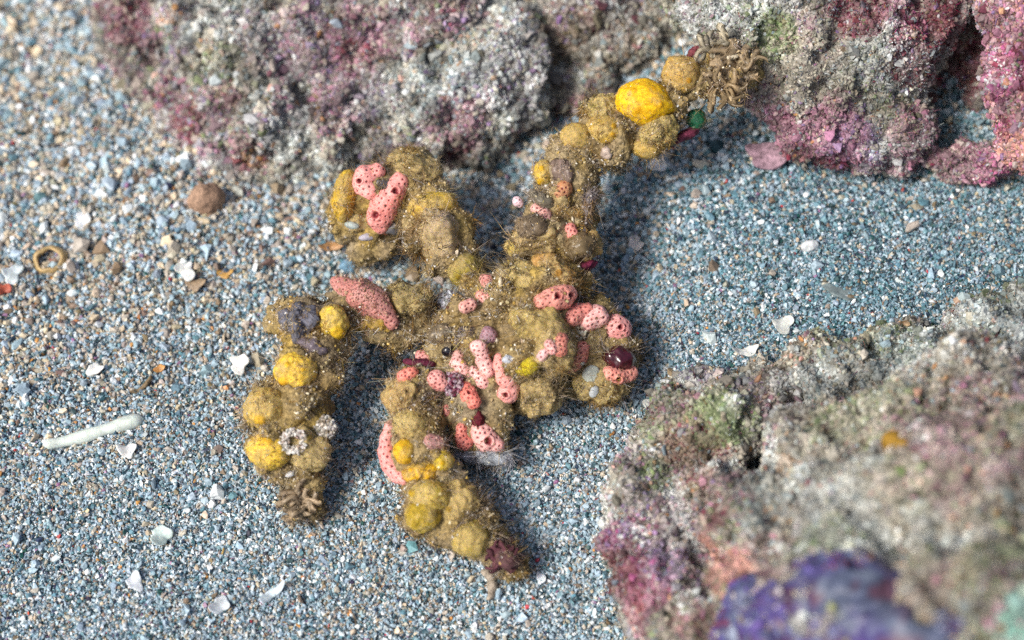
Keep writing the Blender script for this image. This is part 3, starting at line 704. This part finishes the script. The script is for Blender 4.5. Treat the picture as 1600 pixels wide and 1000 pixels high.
def build_pink():
    for i, (pts, osc, colr, gap) in enumerate(PINK):
        parts, prev = [], None
        for px, py, r in pts:
            r = r * 1.1
            p, n = crab_hit(px, py)
            o, d = ray(px, py)
            s = pxs(p) / 100
            if prev is not None:                      # keep the cushion's depth continuous along its length
                lim = 0.45 * np.linalg.norm(prev[0] - p)
                t = np.dot(p - prev[1], d)
                dd = np.dot(prev[1] - p, FWD)
                p = p + d * np.clip(dd, -9, 9) * (0.5 if abs(dd) < 0.35 else 0.9)
            c = p + d * r * s * 0.05
            if prev is not None:
                for k in (0.33, 0.66):
                    q = prev[0] * (1 - k) + c * k
                    rr = (prev[2] * (1 - k) + r * s * k)
                    parts.append((q, (rr,) * 3, None))
            parts.append((c, (r * s,) * 3, None))
            prev = (c, p, r * s)
        V, F = remesh(parts, 0.014, 5)
        N = vnormals(V, F)
        V = V + N * (0.05 * fbm(V, 4.5, 3, 9 + i) + 0.012)[:, None]
        N = vnormals(V, F)
        # pores: an even scatter over the surface, each a real dimple
        s = pxs(V[0]) / 100
        cand, _ = sample(V, F, 2600)
        keep = []
        for q in cand:
            if all(np.dot(q - k, q - k) > (gap * 0.80 * s) ** 2 for k in keep): keep.append(q)
        K = np.array(keep)
        dm = np.full(len(V), 9.0)
        rp = rng.uniform(0.8, 1.2, len(K)) * (1.75 if gap > 7.5 else 1.3) * s
        for q, r_ in zip(K, rp):
            dm = np.minimum(dm, np.linalg.norm(V - q, axis=1) / r_)
        for x, y, r_ in osc:
            q, _ = crab_hit(x, y)
            o, d = ray(x, y)
            w = V - o; w = w - (w @ d)[:, None] * d
            dd = np.linalg.norm(w, axis=1) / (r_ * s)
            dd = np.where(N @ d < 0.05, dd, 9)
            dm = np.minimum(dm, dd)
            V = V + N * (0.02 * np.exp(-((dd - 1.3) / 0.35) ** 2) - 0.05 * (1 - sstep(0.4, 1.1, dd)))[:, None]
        k = 1 - sstep(0.75, 1.25, dm)
        V = V - N * (0.022 * (1 - sstep(0.4, 1.3, dm)))[:, None]
        n2 = fbm(V, 9, 2, 33 + i)
        colr = np.clip(np.array(colr) * np.array([1.10, 1.36, 1.40]), 0, 0.95) if i not in (0, 1) else np.array(colr)
        base = np.array(colr) * (1 + 0.10 * n2)[:, None] + np.array([0.06, 0.10, 0.10]) * fbm(V, 2.5, 2, 90 + i)[:, None]
        pore = np.array([0.20, 0.022, 0.03]) * (0.6 + 0.4 * colr[0] / 0.8)
        C = base * (1 - k)[:, None] + pore * k[:, None]
        link('pink_sponge', raw_mesh('pink_sponge', V, F, np.clip(C, 0, 1), True), M_PINK, CRAB)
        coat_src.append((V, F, 0.4 if colr[0] < 0.65 else 0.05, np.array(colr) if colr[0] < 0.65 else None))

def lump(name, px, py, rx, ry, colr, mat, tilt=0, amp=0.15, sink=0.3, freq=2.0, label=None, depth=1.0, sub=None, coat=0):
    p, n = crab_hit(px, py)
    o, d = ray(px, py)
    s = pxs(p) / 100
    a = R(tilt)
    ax = RGT * math.cos(a) - UPV * math.sin(a); ay = RGT * math.sin(a) + UPV * math.cos(a)
    rd = 0.5 * (rx + ry) * s * depth
    Vu, F = sub or ICO4
    V = (Vu[:, :1] * ax) * rx * s + (Vu[:, 1:2] * ay) * ry * s + (Vu[:, 2:] * FWD) * rd + p + d * rd * sink
    N = vnormals(V, F)
    V = V + N * (rd * amp * (1.8 if coat else 1) * fbm(V, freq / rd, 4, int(px + py)))[:, None]
    C = np.array(colr) * (1 + 0.25 * fbm(V, 8, 2, 3))[:, None]
    ob = link(name, raw_mesh(name, V, F, np.clip(C, 0, 1), True), mat, CRAB)
    if label: ob['label'] = label
    if coat: coat_src.append((V, F, coat, None if name in ('grey_tunicate', 'slate_lump', 'slate_sponge') else np.array(colr) * 1.3 + 0.03))
    return ob, V, F

def ruffle(name, px, py, r, colr, mat, n=16, label=None, lift=0.5):
    """a tuft of curling ribbons, as of a soft coral or a tube worm's crown"""
    p, nn = crab_hit(px, py)
    o, d = ray(px, py)
    s = pxs(p) / 100
    Vs, Fs, Cs, k0 = [], [], [], 0
    for i in range(n):
        a = 2 * math.pi * i / n + rng.normal(0, 0.25)
        dirn = RGT * math.cos(a) + UPV * math.sin(a)
        side = -RGT * math.sin(a) + UPV * math.cos(a)
        L = r * s * rng.uniform(0.4, 1.2); w = r * s * rng.uniform(0.09, 0.18)
        m = 9
        t = np.linspace(0, 1, m)
        curl = rng.uniform(-0.2, 1.0)
        cen = p - d * 0.04 + dirn * (L * t)[:, None] - d * (L * lift * np.sin(t * 2.4 * (0.6 + curl * 0.6)))[:, None] + side * (0.2 * L * np.sin(t * 5 + i))[:, None]
        ww = w * (0.5 + 0.8 * np.sin(t * math.pi * 0.8)) * (1 + 0.3 * np.sin(t * 11 + i * 2))
        off = side[None] * ww[:, None] + (-d)[None] * (ww * 0.35 * np.sin(t * 9 + i))[:, None]
        nrm = -d * 0.012
        V = np.concatenate([cen - off, cen + off, cen + nrm * 2 + off * 0.1])
        f = []
        for j in range(m - 1):
            for (A, B) in ((0, 2), (2, 1), (1, 0)):
                f.append([A * m + j, B * m + j, B * m + j + 1, A * m + j + 1])
        Vs.append(V); Fs.append(np.array(f) + k0); k0 += len(V)
        Cs.append(np.repeat(np.array(colr)[None] * rng.uniform(0.6, 1.25), len(V), 0))
    VV, FQ = np.concatenate(Vs), np.concatenate(Fs)
    ob = link(name, raw_mesh(name, VV, FQ, np.clip(np.concatenate(Cs), 0, 1), True), mat, CRAB)
    if mat is M_JELLY: coat_src.append((VV, np.concatenate([FQ[:, :3], FQ[:, [0, 2, 3]]]), 0.3, np.clip(np.array(colr), 0, 1)))
    if label: ob['label'] = label
    return ob

def build_extras():
    lump('dark_tunicate', 966, 560, 26, 19, (0.055, 0.006, 0.014), M_WET, 10, 0.28, 0.35, label='glossy dark maroon tunicate')
    lump('eye', 700, 547, 11, 11, (0.006, 0.006, 0.010), M_WET, 0, 0.05, 0.2, label='black eye')
    lump('grey_tunicate', 728, 528, 26, 20, (0.24, 0.20, 0.22), M_JELLY, -20, 0.12, 0.55, coat=1.0)
    lump('grey_tunicate', 690, 522, 24, 15, (0.36, 0.29, 0.20), M_JELLY, -10, 0.15, 0.5, coat=1.0)
    lump('slate_sponge', 470, 505, 34, 26, (0.13, 0.13, 0.16), M_ROCK, 60, 0.42, 0.45, label='dark slate sponge', coat=0.5)
    lump('grey_tunicate', 490, 540, 26, 12, (0.30, 0.25, 0.29), M_JELLY, 20, 0.18, 0.3, coat=1.0)
    lump('white_puff', 770, 712, 30, 15, (0.62, 0.68, 0.74), M_JELLY, 5, 0.2, 0.2, coat=1.0)
    lump('white_puff', 730, 712, 22, 12, (0.50, 0.52, 0.58), M_JELLY, 10, 0.3, 0.2, coat=1.0)
    lump('jelly_film', 880, 268, 26, 16, (0.36, 0.27, 0.22), M_JELLY, 40, 0.25, 0.3, coat=1.0)
    lump('jelly_film', 918, 330, 9, 34, (0.34, 0.30, 0.30), M_JELLY, 10, 0.3, 0.1, coat=1.0)
    lump('jelly_film', 850, 314, 24, 12, (0.30, 0.27, 0.20), M_JELLY, 30, 0.25, 0.1, coat=1.0)
    lump('jelly_film', 830, 355, 25, 20, (0.34, 0.26, 0.17), M_JELLY, 10, 0.15, 0.4, coat=1.0)
    lump('jelly_film', 905, 385, 26, 20, (0.32, 0.24, 0.13), M_JELLY, -30, 0.12, 0.4, coat=1.0)
    lump('maroon_flake', 912, 418, 22, 10, (0.16, 0.02, 0.05), M_ROCK, -25, 0.4, 0.5)
    lump('maroon_flake', 1070, 212, 26, 8, (0.16, 0.03, 0.06), M_ROCK, -25, 0.3, 0.3)
    lump('maroon_flake', 1083, 82, 14, 7, (0.16, 0.04, 0.05), M_ROCK, -40, 0.3, 0.3)
    lump('maroon_flake', 712, 606, 20, 14, (0.14, 0.02, 0.05), M_ROCK, 30, 0.4, 0.4)
    lump('maroon_flake', 655, 568, 26, 8, (0.14, 0.02, 0.05), M_ROCK, 8, 0.3, 0.3)
    lump('maroon_flake', 746, 655, 10, 14, (0.12, 0.01, 0.02), M_ROCK, 0, 0.3, 0.3)
    lump('green_tunicate', 1088, 187, 15, 16, (0.012, 0.115, 0.055), M_YEL, 0, 0.14, 0.5, label='emerald green ball', coat=1.6)
    lump('shell_flake', 924, 585, 14, 15, (0.42, 0.45, 0.39), M_SHELL, 30, 0.3, 0.1, depth=0.4, sub=ICO_S)
    lump('shell_flake', 928, 612, 7, 10, (0.38, 0.41, 0.42), M_SHELL, 30, 0.3, 0.1, depth=0.4, sub=ICO_S)
    lump('shell_flake', 782, 442, 4, 10, (0.70, 0.60, 0.42), M_SHELL, 0, 0.2, -0.2, sub=ICO_S)
    lump('shell_flake', 795, 562, 11, 7, (0.40, 0.43, 0.48), M_SHELL, 0, 0.3, 0.0, depth=0.5, sub=ICO_S)
    lump('shell_flake', 550, 352, 12, 6, (0.34, 0.40, 0.38), M_SHELL, 10, 0.3, 0.0, depth=0.5, sub=ICO_S)
    lump('shell_flake', 575, 370, 15, 6, (0.36, 0.34, 0.40), M_SHELL, -10, 0.3, 0.0, depth=0.5, sub=ICO_S)
    lump('shell_flake', 948, 238, 9, 10, (0.50, 0.40, 0.33), M_SHELL, -10, 0.5, 0.0, sub=ICO_S)
    lump('shell_flake', 453, 741, 8, 5, (0.70, 0.70, 0.68), M_SHELL, -20, 0.3, -0.2, sub=ICO_S)
    lump('shell_flake', 614, 355, 14, 12, (0.12, 0.12, 0.13), M_SHELL, 0, 0.4, 0.2, sub=ICO_S)
    lump('slate_lump', 600, 289, 12, 9, (0.09, 0.085, 0.10), M_YEL, 0, 0.3, 0.0, coat=1.0)
    ruffle('soft_coral', 472, 788, 34, (0.61, 0.48, 0.32), M_JELLY, 20, 'tan ruffled tuft')
    ruffle('soft_coral', 455, 768, 26, (0.64, 0.55, 0.38), M_JELLY, 12, 'pale tan ruffled tuft')
    ruffle('soft_coral', 1150, 105, 44, (0.58, 0.45, 0.28), M_JELLY, 24, 'tan ruffled tuft')
    ruffle('soft_coral', 1120, 75, 34, (0.61, 0.55, 0.41), M_JELLY, 16, 'pale grey ruffled tuft')
    ruffle('soft_coral', 1130, 140, 34, (0.52, 0.39, 0.22), M_JELLY, 16, 'tan ruffled tuft')
    lump('worm_base', 790, 870, 28, 24, (0.10, 0.045, 0.05), M_ROCK, 20, 0.3, 0.3, coat=0.8)
    ruffle('feather_worm', 784, 872, 26, (0.15, 0.055, 0.07), M_TURF, 40, 'dark plum feathery crown', 0.45)
    # crusty ring of shell bits, and a clump of grey grit
    for px, py, r0, n, pal, nm in [(458, 690, 15, 240, [(0.56, 0.50, 0.44), (0.66, 0.64, 0.60), (0.34, 0.26, 0.20)], 'grit_ring'), (905, 517, 0, 70, [(0.70, 0.66, 0.54), (0.62, 0.60, 0.50), (0.5, 0.44, 0.30)], 'grit_clump'), (700, 472, 0, 260, [(0.30, 0.30, 0.33), (0.52, 0.54, 0.58), (0.10, 0.10, 0.11)], 'grit_clump'),
                                   (507, 668, 0, 200, [(0.44, 0.40, 0.33), (0.62, 0.60, 0.56), (0.3, 0.25, 0.18)], 'grit_clump'), (708, 600, 0, 160, [(0.20, 0.05, 0.09), (0.40, 0.30, 0.34), (0.08, 0.03, 0.04)], 'grit_clump')]:
        p, nn = crab_hit(px, py); o, d = ray(px, py); s = pxs(p) / 100
        a = rng.uniform(0, 2 * math.pi, n)
        rr = (r0 + rng.normal(0, 3, n)) if r0 else 18 * np.sqrt(rng.random(n))
        up = 4 + (rng.random(n) * 7 if r0 else 14 * np.sqrt(np.clip(1 - (rr / 18) ** 2, 0, 1)))
        P = p + (np.cos(a)[:, None] * RGT + np.sin(a)[:, None] * UPV) * (rr * s)[:, None] - d * (up * s)[:, None]
        link(nm, grain_mesh(nm, P, rng.uniform(1.6, 4.2, n) * s, pick(pal, np.repeat([[.4, .4, .2]], n, 0))), M_SILT, CRAB)

ICO_S = ico(3)

def build_coat():
    # silt grains and short fuzz over everything but the clean pink sponges
    Ps, Ns, Ts = [], [], []
    for V, F, w, tint in coat_src:
        area = 0.5 * np.linalg.norm(np.cross(V[F[:, 1]] - V[F[:, 0]], V[F[:, 2]] - V[F[:, 0]]), axis=1).sum()
        bare = None
        if isinstance(w, tuple): w, bare = w
        n = int(area * 2300 * min(w, 1.6))
        if n < 10: continue
        fw = None
        if bare is not None:
            fb = bare[F].mean(1)
            fw = lambda c, nn, fb=fb: fb ** 3 + 1e-6
        P, N = sample(V, F, n, fw)
        Ps.append(P); Ns.append(N)
        Ts.append(np.repeat([[-1.0] * 3 if tint is None else list(tint)], n, 0))
    P, N, T = np.concatenate(Ps), np.concatenate(Ns), np.concatenate(Ts)
    clump = fbm(P, 3.6, 4, 900)
    keep = rng.random(len(P)) < 0.10 + 0.90 * sstep(-0.22, 0.25, clump)
    P, N, T, clump = P[keep], N[keep], T[keep], clump[keep]
    def tinted(C, T):
        k = np.where(T[:, :1] < 0, 0.0, rng.uniform(0.15, 0.85, (len(C), 1)))
        return C * (1 - k) + T * k * rng.uniform(0.65, 1.3, (len(C), 1))
    n = len(P)
    isg = rng.random(n) < 0.30
    Pg, Ng = P[isg], N[isg]; m = len(Pg)
    size = np.minimum(np.exp(rng.normal(math.log(0.0112), 0.5, m)), 0.04)
    pal = [(0.50, 0.40, 0.22), (0.66, 0.58, 0.42), (0.30, 0.22, 0.09), (0.58, 0.40, 0.10), (0.80, 0.78, 0.70), (0.10, 0.07, 0.035)]
    Cg = pick(pal, np.repeat([[0.34, 0.20, 0.20, 0.16, 0.05, 0.05]], m, 0))
    Cg = tinted(Cg, T[isg])
    sp = rng.random(m) < 0.022
    Cg[sp] = (0.82, 0.80, 0.74); size[sp] = rng.uniform(0.014, 0.030, sp.sum())
    link('silt', grain_mesh('silt', Pg + Ng * (size * 0.5)[:, None], size, Cg), M_SILT, CRAB, kind='stuff')
    Pf, Nf, cf = P[~isg], N[~isg], clump[~isg]; m = len(Pf)
    L = np.exp(rng.normal(math.log(0.050), 0.5, m)) * (0.6 + 1.2 * sstep(0.0, 0.45, cf))
    L = np.minimum(L, 0.13)
    palf = [(0.44, 0.34, 0.16), (0.60, 0.50, 0.32), (0.30, 0.22, 0.09), (0.50, 0.35, 0.09), (0.70, 0.65, 0.54), (0.14, 0.10, 0.05)]
    Cf = pick(palf, np.repeat([[0.26, 0.22, 0.22, 0.12, 0.09, 0.12]], m, 0)) * (0.7 + 0.6 * sstep(-0.4, 0.4, fbm(Pf, 2.2, 3, 77)))[:, None]
    def patches(P):                                  # cream silt, amber growth and dark brown turf lie in patches
        a = sstep(-0.05, 0.35, fbm(P, 2.0, 3, 301))[:, None]; b = sstep(0.0, 0.35, fbm(P, 2.4, 3, 302))[:, None]; c = sstep(0.02, 0.35, fbm(P, 3.0, 3, 303))[:, None]
        m = np.array([1.12, 1.12, 1.3]) * (1 - a) + np.array([1.5, 1.52, 2.0]) * a
        m = m * (1 - b) + np.array([1.05, 0.82, 0.5]) * b
        return m * (1 - 0.62 * c)
    Cf = np.clip(tinted(Cf, T[~isg]) * patches(Pf), 0.01, 0.9)
    link('fuzz', hair_mesh('fuzz', Pf - Nf * 0.005, Nf + 0.55 * rng.normal(size=Nf.shape) + 2.2 * np.stack([fbm(Pf, 6, 2, 61), fbm(Pf, 6, 2, 62), fbm(Pf, 6, 2, 63)], 1), L, rng.uniform(0.0035, 0.0085, m), Cf, 1.4), M_FUZZ, CRAB, kind='stuff')
    print('silt', len(Pg), 'fuzz', m)

# ------------------------------------------------------------------ loose bits lying on the sand
def bit(name, label, cat, kind, px, py, rx, ry, colr, tilt=0, lift=0.3, group=None, seed=1, mat=None):
    p = at_ground(px, py)
    s = pxs(p) / 100
    r_ = np.random.default_rng(seed)
    a = R(tilt)
    # lies on the sand: in-plane axes are the ground's, not the picture's
    gx = np.array([math.cos(a), math.sin(a), 0]); gy = np.array([-math.sin(a), math.cos(a), 0]); gz = np.array([0, 0, 1.0])
    C = None
    if kind == 'flake':
        Vu, F = ICO_S if max(rx, ry) < 14 else ICO4
        ang = np.arctan2(Vu[:, 1], Vu[:, 0])
        ph = r_.uniform(0, 6.28, 4)
        k = 1 + 0.18 * np.sin(2 * ang + ph[0]) + 0.16 * np.sin(3 * ang + ph[1]) + 0.09 * np.sin(5 * ang + ph[2])
        V = (Vu[:, :1] * k[:, None] * gx) * rx * s + (Vu[:, 1:2] * k[:, None] * gy) * ry * s * 1.3 + Vu[:, 2:] * gz * min(rx, ry) * s * 0.42
        V = V + gz * (0.25 * (V @ gx) * r_.uniform(-1, 1) + 0.5 * (V @ gx) ** 2 / (rx * s))[:, None]
        V = V + vnormals(V, F) * (0.015 * fbm(V, 12, 2, seed))[:, None]
    elif kind == 'pebble':
        Vu, F = ICO4
        V = (Vu[:, :1] * gx) * rx * s + (Vu[:, 1:2] * gy) * ry * s + Vu[:, 2:] * gz * 0.5 * (rx + ry) * s
        V = V + vnormals(V, F) * (0.3 * min(rx, ry) * s * fbm(V, 1.5 / (min(rx, ry) * s), 3, seed))[:, None]
    elif kind in ('tube', 'twig'):
        m, sd_ = 26, 10
        t = np.linspace(-1, 1, m)
        bend = 0.04 if kind == 'tube' else 0.35
        cen = gx * (t * rx * s)[:, None] + gy * (bend * rx * s * (t ** 2 - .5))[:, None] + gz * (0.03 * np.sin(t * 3))[:, None]
        rad = ry * s * (0.9 + 0.1 * t + 0.10 * np.sin(t * 7 + seed))  * np.sqrt(np.clip(1.02 - np.abs(t) ** 14, 0.02, 1))
        th = np.linspace(0, 2 * math.pi, sd_, endpoint=False)
        V = (cen[:, None] + rad[:, None, None] * (gy * np.cos(th)[:, None] + gz * np.sin(th)[:, None])[None]).reshape(-1, 3)
        i = np.arange(m - 1)[:, None] * sd_ + np.arange(sd_)[None]; j = np.arange(m - 1)[:, None] * sd_ + (np.arange(sd_)[None] + 1) % sd_
        F = np.stack([i, j, j + sd_, i + sd_], -1).reshape(-1, 4)
    elif kind == 'ring':
        m, sd_ = 40, 14
        t = np.linspace(0, 2 * math.pi, m, endpoint=False)
        th = np.linspace(0, 2 * math.pi, sd_, endpoint=False)
        TT, HH = np.meshgrid(t, th, indexing='ij')
        rr = rx * s * (1 + 0.10 * np.sin(2 * TT + 1) + 0.06 * np.sin(5 * TT)); w = rx * s * (0.24 + 0.05 * np.sin(3 * TT))
        rad = rr + w * np.cos(HH) - 0.15 * rx * s * (np.sin(HH) - 1)
        V = (rad * np.cos(TT))[..., None] * gx + (rad * np.sin(TT))[..., None] * gy + (w * 2.2 * np.sin(HH))[..., None] * gz
        tl = R(25); V = V.reshape(-1, 3)
        V = V @ np.array([[1, 0, 0], [0, math.cos(tl), math.sin(tl)], [0, -math.sin(tl), math.cos(tl)]])
        i = np.arange(m)[:, None] * sd_ + np.arange(sd_)[None]; j = np.arange(m)[:, None] * sd_ + (np.arange(sd_)[None] + 1) % sd_
        q = ((np.arange(m) + 1) % m)[:, None] * sd_
        F = np.stack([i, q + np.arange(sd_)[None], q + (np.arange(sd_)[None] + 1) % sd_, j], -1).reshape(-1, 4)
    V = V + p + gz * lift * min(rx, ry) * s
    if C is None:
        C = np.array(colr) * (1 + 0.22 * fbm(V, 7, 3, seed))[:, None]
    o = link(name, raw_mesh(name, V, F, np.clip(C, 0, 0.95), True), mat or M_SHELL)
    return tag(o, label, cat, group)

def build_bits():
    W = (0.82, 0.84, 0.80)
    G = 'bleached shell chips scattered on the sand'
    B = lambda *a, **k: bit(*a, **k)
    B('worm_tube', 'long pale green-white tube lying flat on the left sand', 'tube', 'tube', 147, 677, 80, 11.5, (0.66, 0.74, 0.68), 17, 0.2, seed=3)
    B('ring_shell', 'tan ring-shaped shell bit with a hollow middle near the left edge', 'shell', 'ring', 80, 412, 18, 18, (0.46, 0.33, 0.15), 0, 0.55, seed=4)
    B('pebble', 'brown knobbly pebble beside the back rock', 'pebble', 'pebble', 325, 318, 27, 24, (0.34, 0.22, 0.15), 20, 0.5, seed=5, mat=M_ROCK)
    B('pebble', 'flat pink-mauve stone on the sand under the pink-edged rock', 'stone', 'flake', 1200, 252, 36, 20, (0.34, 0.22, 0.27), 15, 0.6, seed=6, mat=M_ROCK)
    B('shell_chip', 'rounded white chip with a brown leaf-like flake beside it, left of the crab', 'shell chip', 'flake', 291, 427, 15, 13, W, 20, 0.5, G, seed=7)
    B('brown_flake', 'small brown flake touching the rounded white chip', 'flake', 'flake', 306, 447, 15, 10, (0.30, 0.22, 0.14), -10, 0.4, seed=8)
    B('shell_chip', 'bright white notched chip left of the bent crab leg', 'shell chip', 'flake', 375, 573, 16, 12, (0.90, 0.91, 0.86), 25, 0.6, G, seed=9)
    B('shell_chip', 'white chip above the long pale tube', 'shell chip', 'flake', 150, 580, 12, 9, (0.86, 0.87, 0.82), -20, 0.5, G, seed=10)
    B('shell_chip', 'pale lobed flat chip in the lower left sand', 'shell chip', 'flake', 253, 840, 15, 14, (0.66, 0.80, 0.76), 40, 0.4, G, seed=11)
    B('shell_chip', 'pair-like white chip below the right end of the pale tube', 'shell chip', 'flake', 200, 707, 13, 11, (0.78, 0.80, 0.78), 10, 0.4, G, seed=12)
    B('shell_chip', 'white chip at the far left edge above the tan ring', 'shell chip', 'flake', 22, 432, 15, 13, (0.62, 0.70, 0.72), 0, 0.4, G, seed=13)
    B('shell_chip', 'pale oval chip up and right of the tan ring', 'shell chip', 'flake', 130, 347, 14, 11, (0.72, 0.76, 0.78), 15, 0.4, G, seed=14)
    B('shell_chip', 'slender white chip right of the raised leg', 'shell chip', 'flake', 1026, 263, 18, 9, (0.88, 0.89, 0.86), 48, 0.8, G, seed=15)
    B('shell_chip', 'small white chip below the slender white one', 'shell chip', 'flake', 993, 383, 13, 10, (0.74, 0.70, 0.66), -20, 0.4, G, seed=16)
    B('shell_chip', 'pale slab-like chip on the right sand', 'shell chip', 'flake', 1222, 513, 20, 10, (0.72, 0.75, 0.70), 25, 0.8, G, seed=17)
    B('shell_chip', 'pale cylinder-like chip left of the yellowish shell', 'shell chip', 'flake', 1265, 541, 18, 8, (0.70, 0.72, 0.68), 10, 0.8, G, seed=18)
    B('shell_chip', 'curved white chip on the flank of the near rock', 'shell chip', 'flake', 1165, 553, 19, 7, (0.76, 0.78, 0.74), 20, 0.9, G, seed=19)
    B('shell_spire', 'cream tapering shell at the edge of the near rock', 'shell', 'tube', 1303, 562, 30, 12, (0.66, 0.54, 0.36), 118, 1.6, seed=20)
    B('shell_chip', 'white knob right of the claws', 'shell chip', 'pebble', 1040, 604, 10, 8, (0.72, 0.74, 0.74), 0, 0.9, G, seed=21)
    B('shell_chip', 'white splinter at the corner where the near rock meets the sand', 'shell chip', 'flake', 1046, 648, 15, 6, (0.84, 0.84, 0.78), 25, 0.9, G, seed=22)
    B('shell_chip', 'pale chip left of the white splinter', 'shell chip', 'flake', 1020, 640, 14, 11, (0.60, 0.63, 0.60), 60, 0.6, G, seed=23)
    B('shell_chip', 'white oval pebble-like chip on the right sand mound', 'shell chip', 'pebble', 1265, 387, 15, 9, (0.66, 0.70, 0.72), 5, 0.5, G, seed=24)
    B('twig', 'short curved brown twig above the pale tube', 'twig', 'twig', 222, 604, 22, 4, (0.22, 0.16, 0.09), 40, 0.8, seed=25, mat=M_ROCK)
    B('twig', 'thin dark straw-like twig at the bottom', 'twig', 'twig', 553, 972, 16, 1.6, (0.14, 0.11, 0.08), 100, 2.0, seed=26, mat=M_ROCK)
    B('twig', 'thin ochre splinter in the lower left sand', 'twig', 'twig', 346, 866, 10, 1.8, (0.50, 0.34, 0.10), 60, 1.5, seed=27, mat=M_ROCK)
    B('stalk', 'short grey-brown stalk on the sand below the plum worm crown', 'stalk', 'twig', 765, 915, 26, 9, (0.34, 0.29, 0.23), 100, 0.5, seed=28, mat=M_ROCK)
    B('shell_chip', 'grey-white flat chip low on the bottom sand', 'shell chip', 'flake', 345, 948, 14, 12, (0.62, 0.68, 0.72), 10, 0.4, G, seed=29)
    B('shell_chip', 'long pale chip right of the grey-white flat chip', 'shell chip', 'flake', 425, 930, 20, 7, (0.56, 0.66, 0.72), 35, 0.4, G, seed=30)
    B('shell_chip', 'pale leaning flat chip above the grey-white one', 'shell chip', 'flake', 212, 912, 14, 11, (0.60, 0.65, 0.70), 50, 0.4, G, seed=31)
    B('orange_chip', 'orange chip beside the bright white notched chip', 'chip', 'flake', 250, 578, 8, 6, (0.56, 0.28, 0.09), 20, 0.5, seed=32)
    B('orange_chip', 'orange-brown chip above the dusky pink sponge', 'chip', 'flake', 518, 388, 18, 7, (0.44, 0.24, 0.10), 15, 0.5, seed=33)
    B('orange_chip', 'mustard chip near the rounded white chip', 'chip', 'flake', 352, 430, 13, 6, (0.52, 0.30, 0.08), -5, 0.5, seed=34)
    B('red_chip', 'red chip at the left edge below the tan ring', 'chip', 'flake', 6, 455, 11, 10, (0.40, 0.09, 0.05), 30, 0.5, seed=35)
    B('blue_pebble', 'blue-grey pebble between the two left legs', 'pebble', 'pebble', 545, 418, 15, 11, (0.16, 0.30, 0.42), 0, 0.4, seed=36)
    B('jelly_sheet', 'translucent grey film on the sand right of the crab', 'film', 'flake', 1312, 458, 13, 20, (0.34, 0.42, 0.43), 60, 0.0, seed=37, mat=M_JELLY)
    B('shell_chip', 'white chip right of the front leg tip', 'shell chip', 'flake', 845, 905, 7, 8, (0.72, 0.78, 0.82), 0, 0.5, G, seed=38)

build_ground()
build_sand()
build_rocks()
build_body()
build_yellow()
refresh_hits()
build_pink()
build_extras()
build_coat()
build_bits()
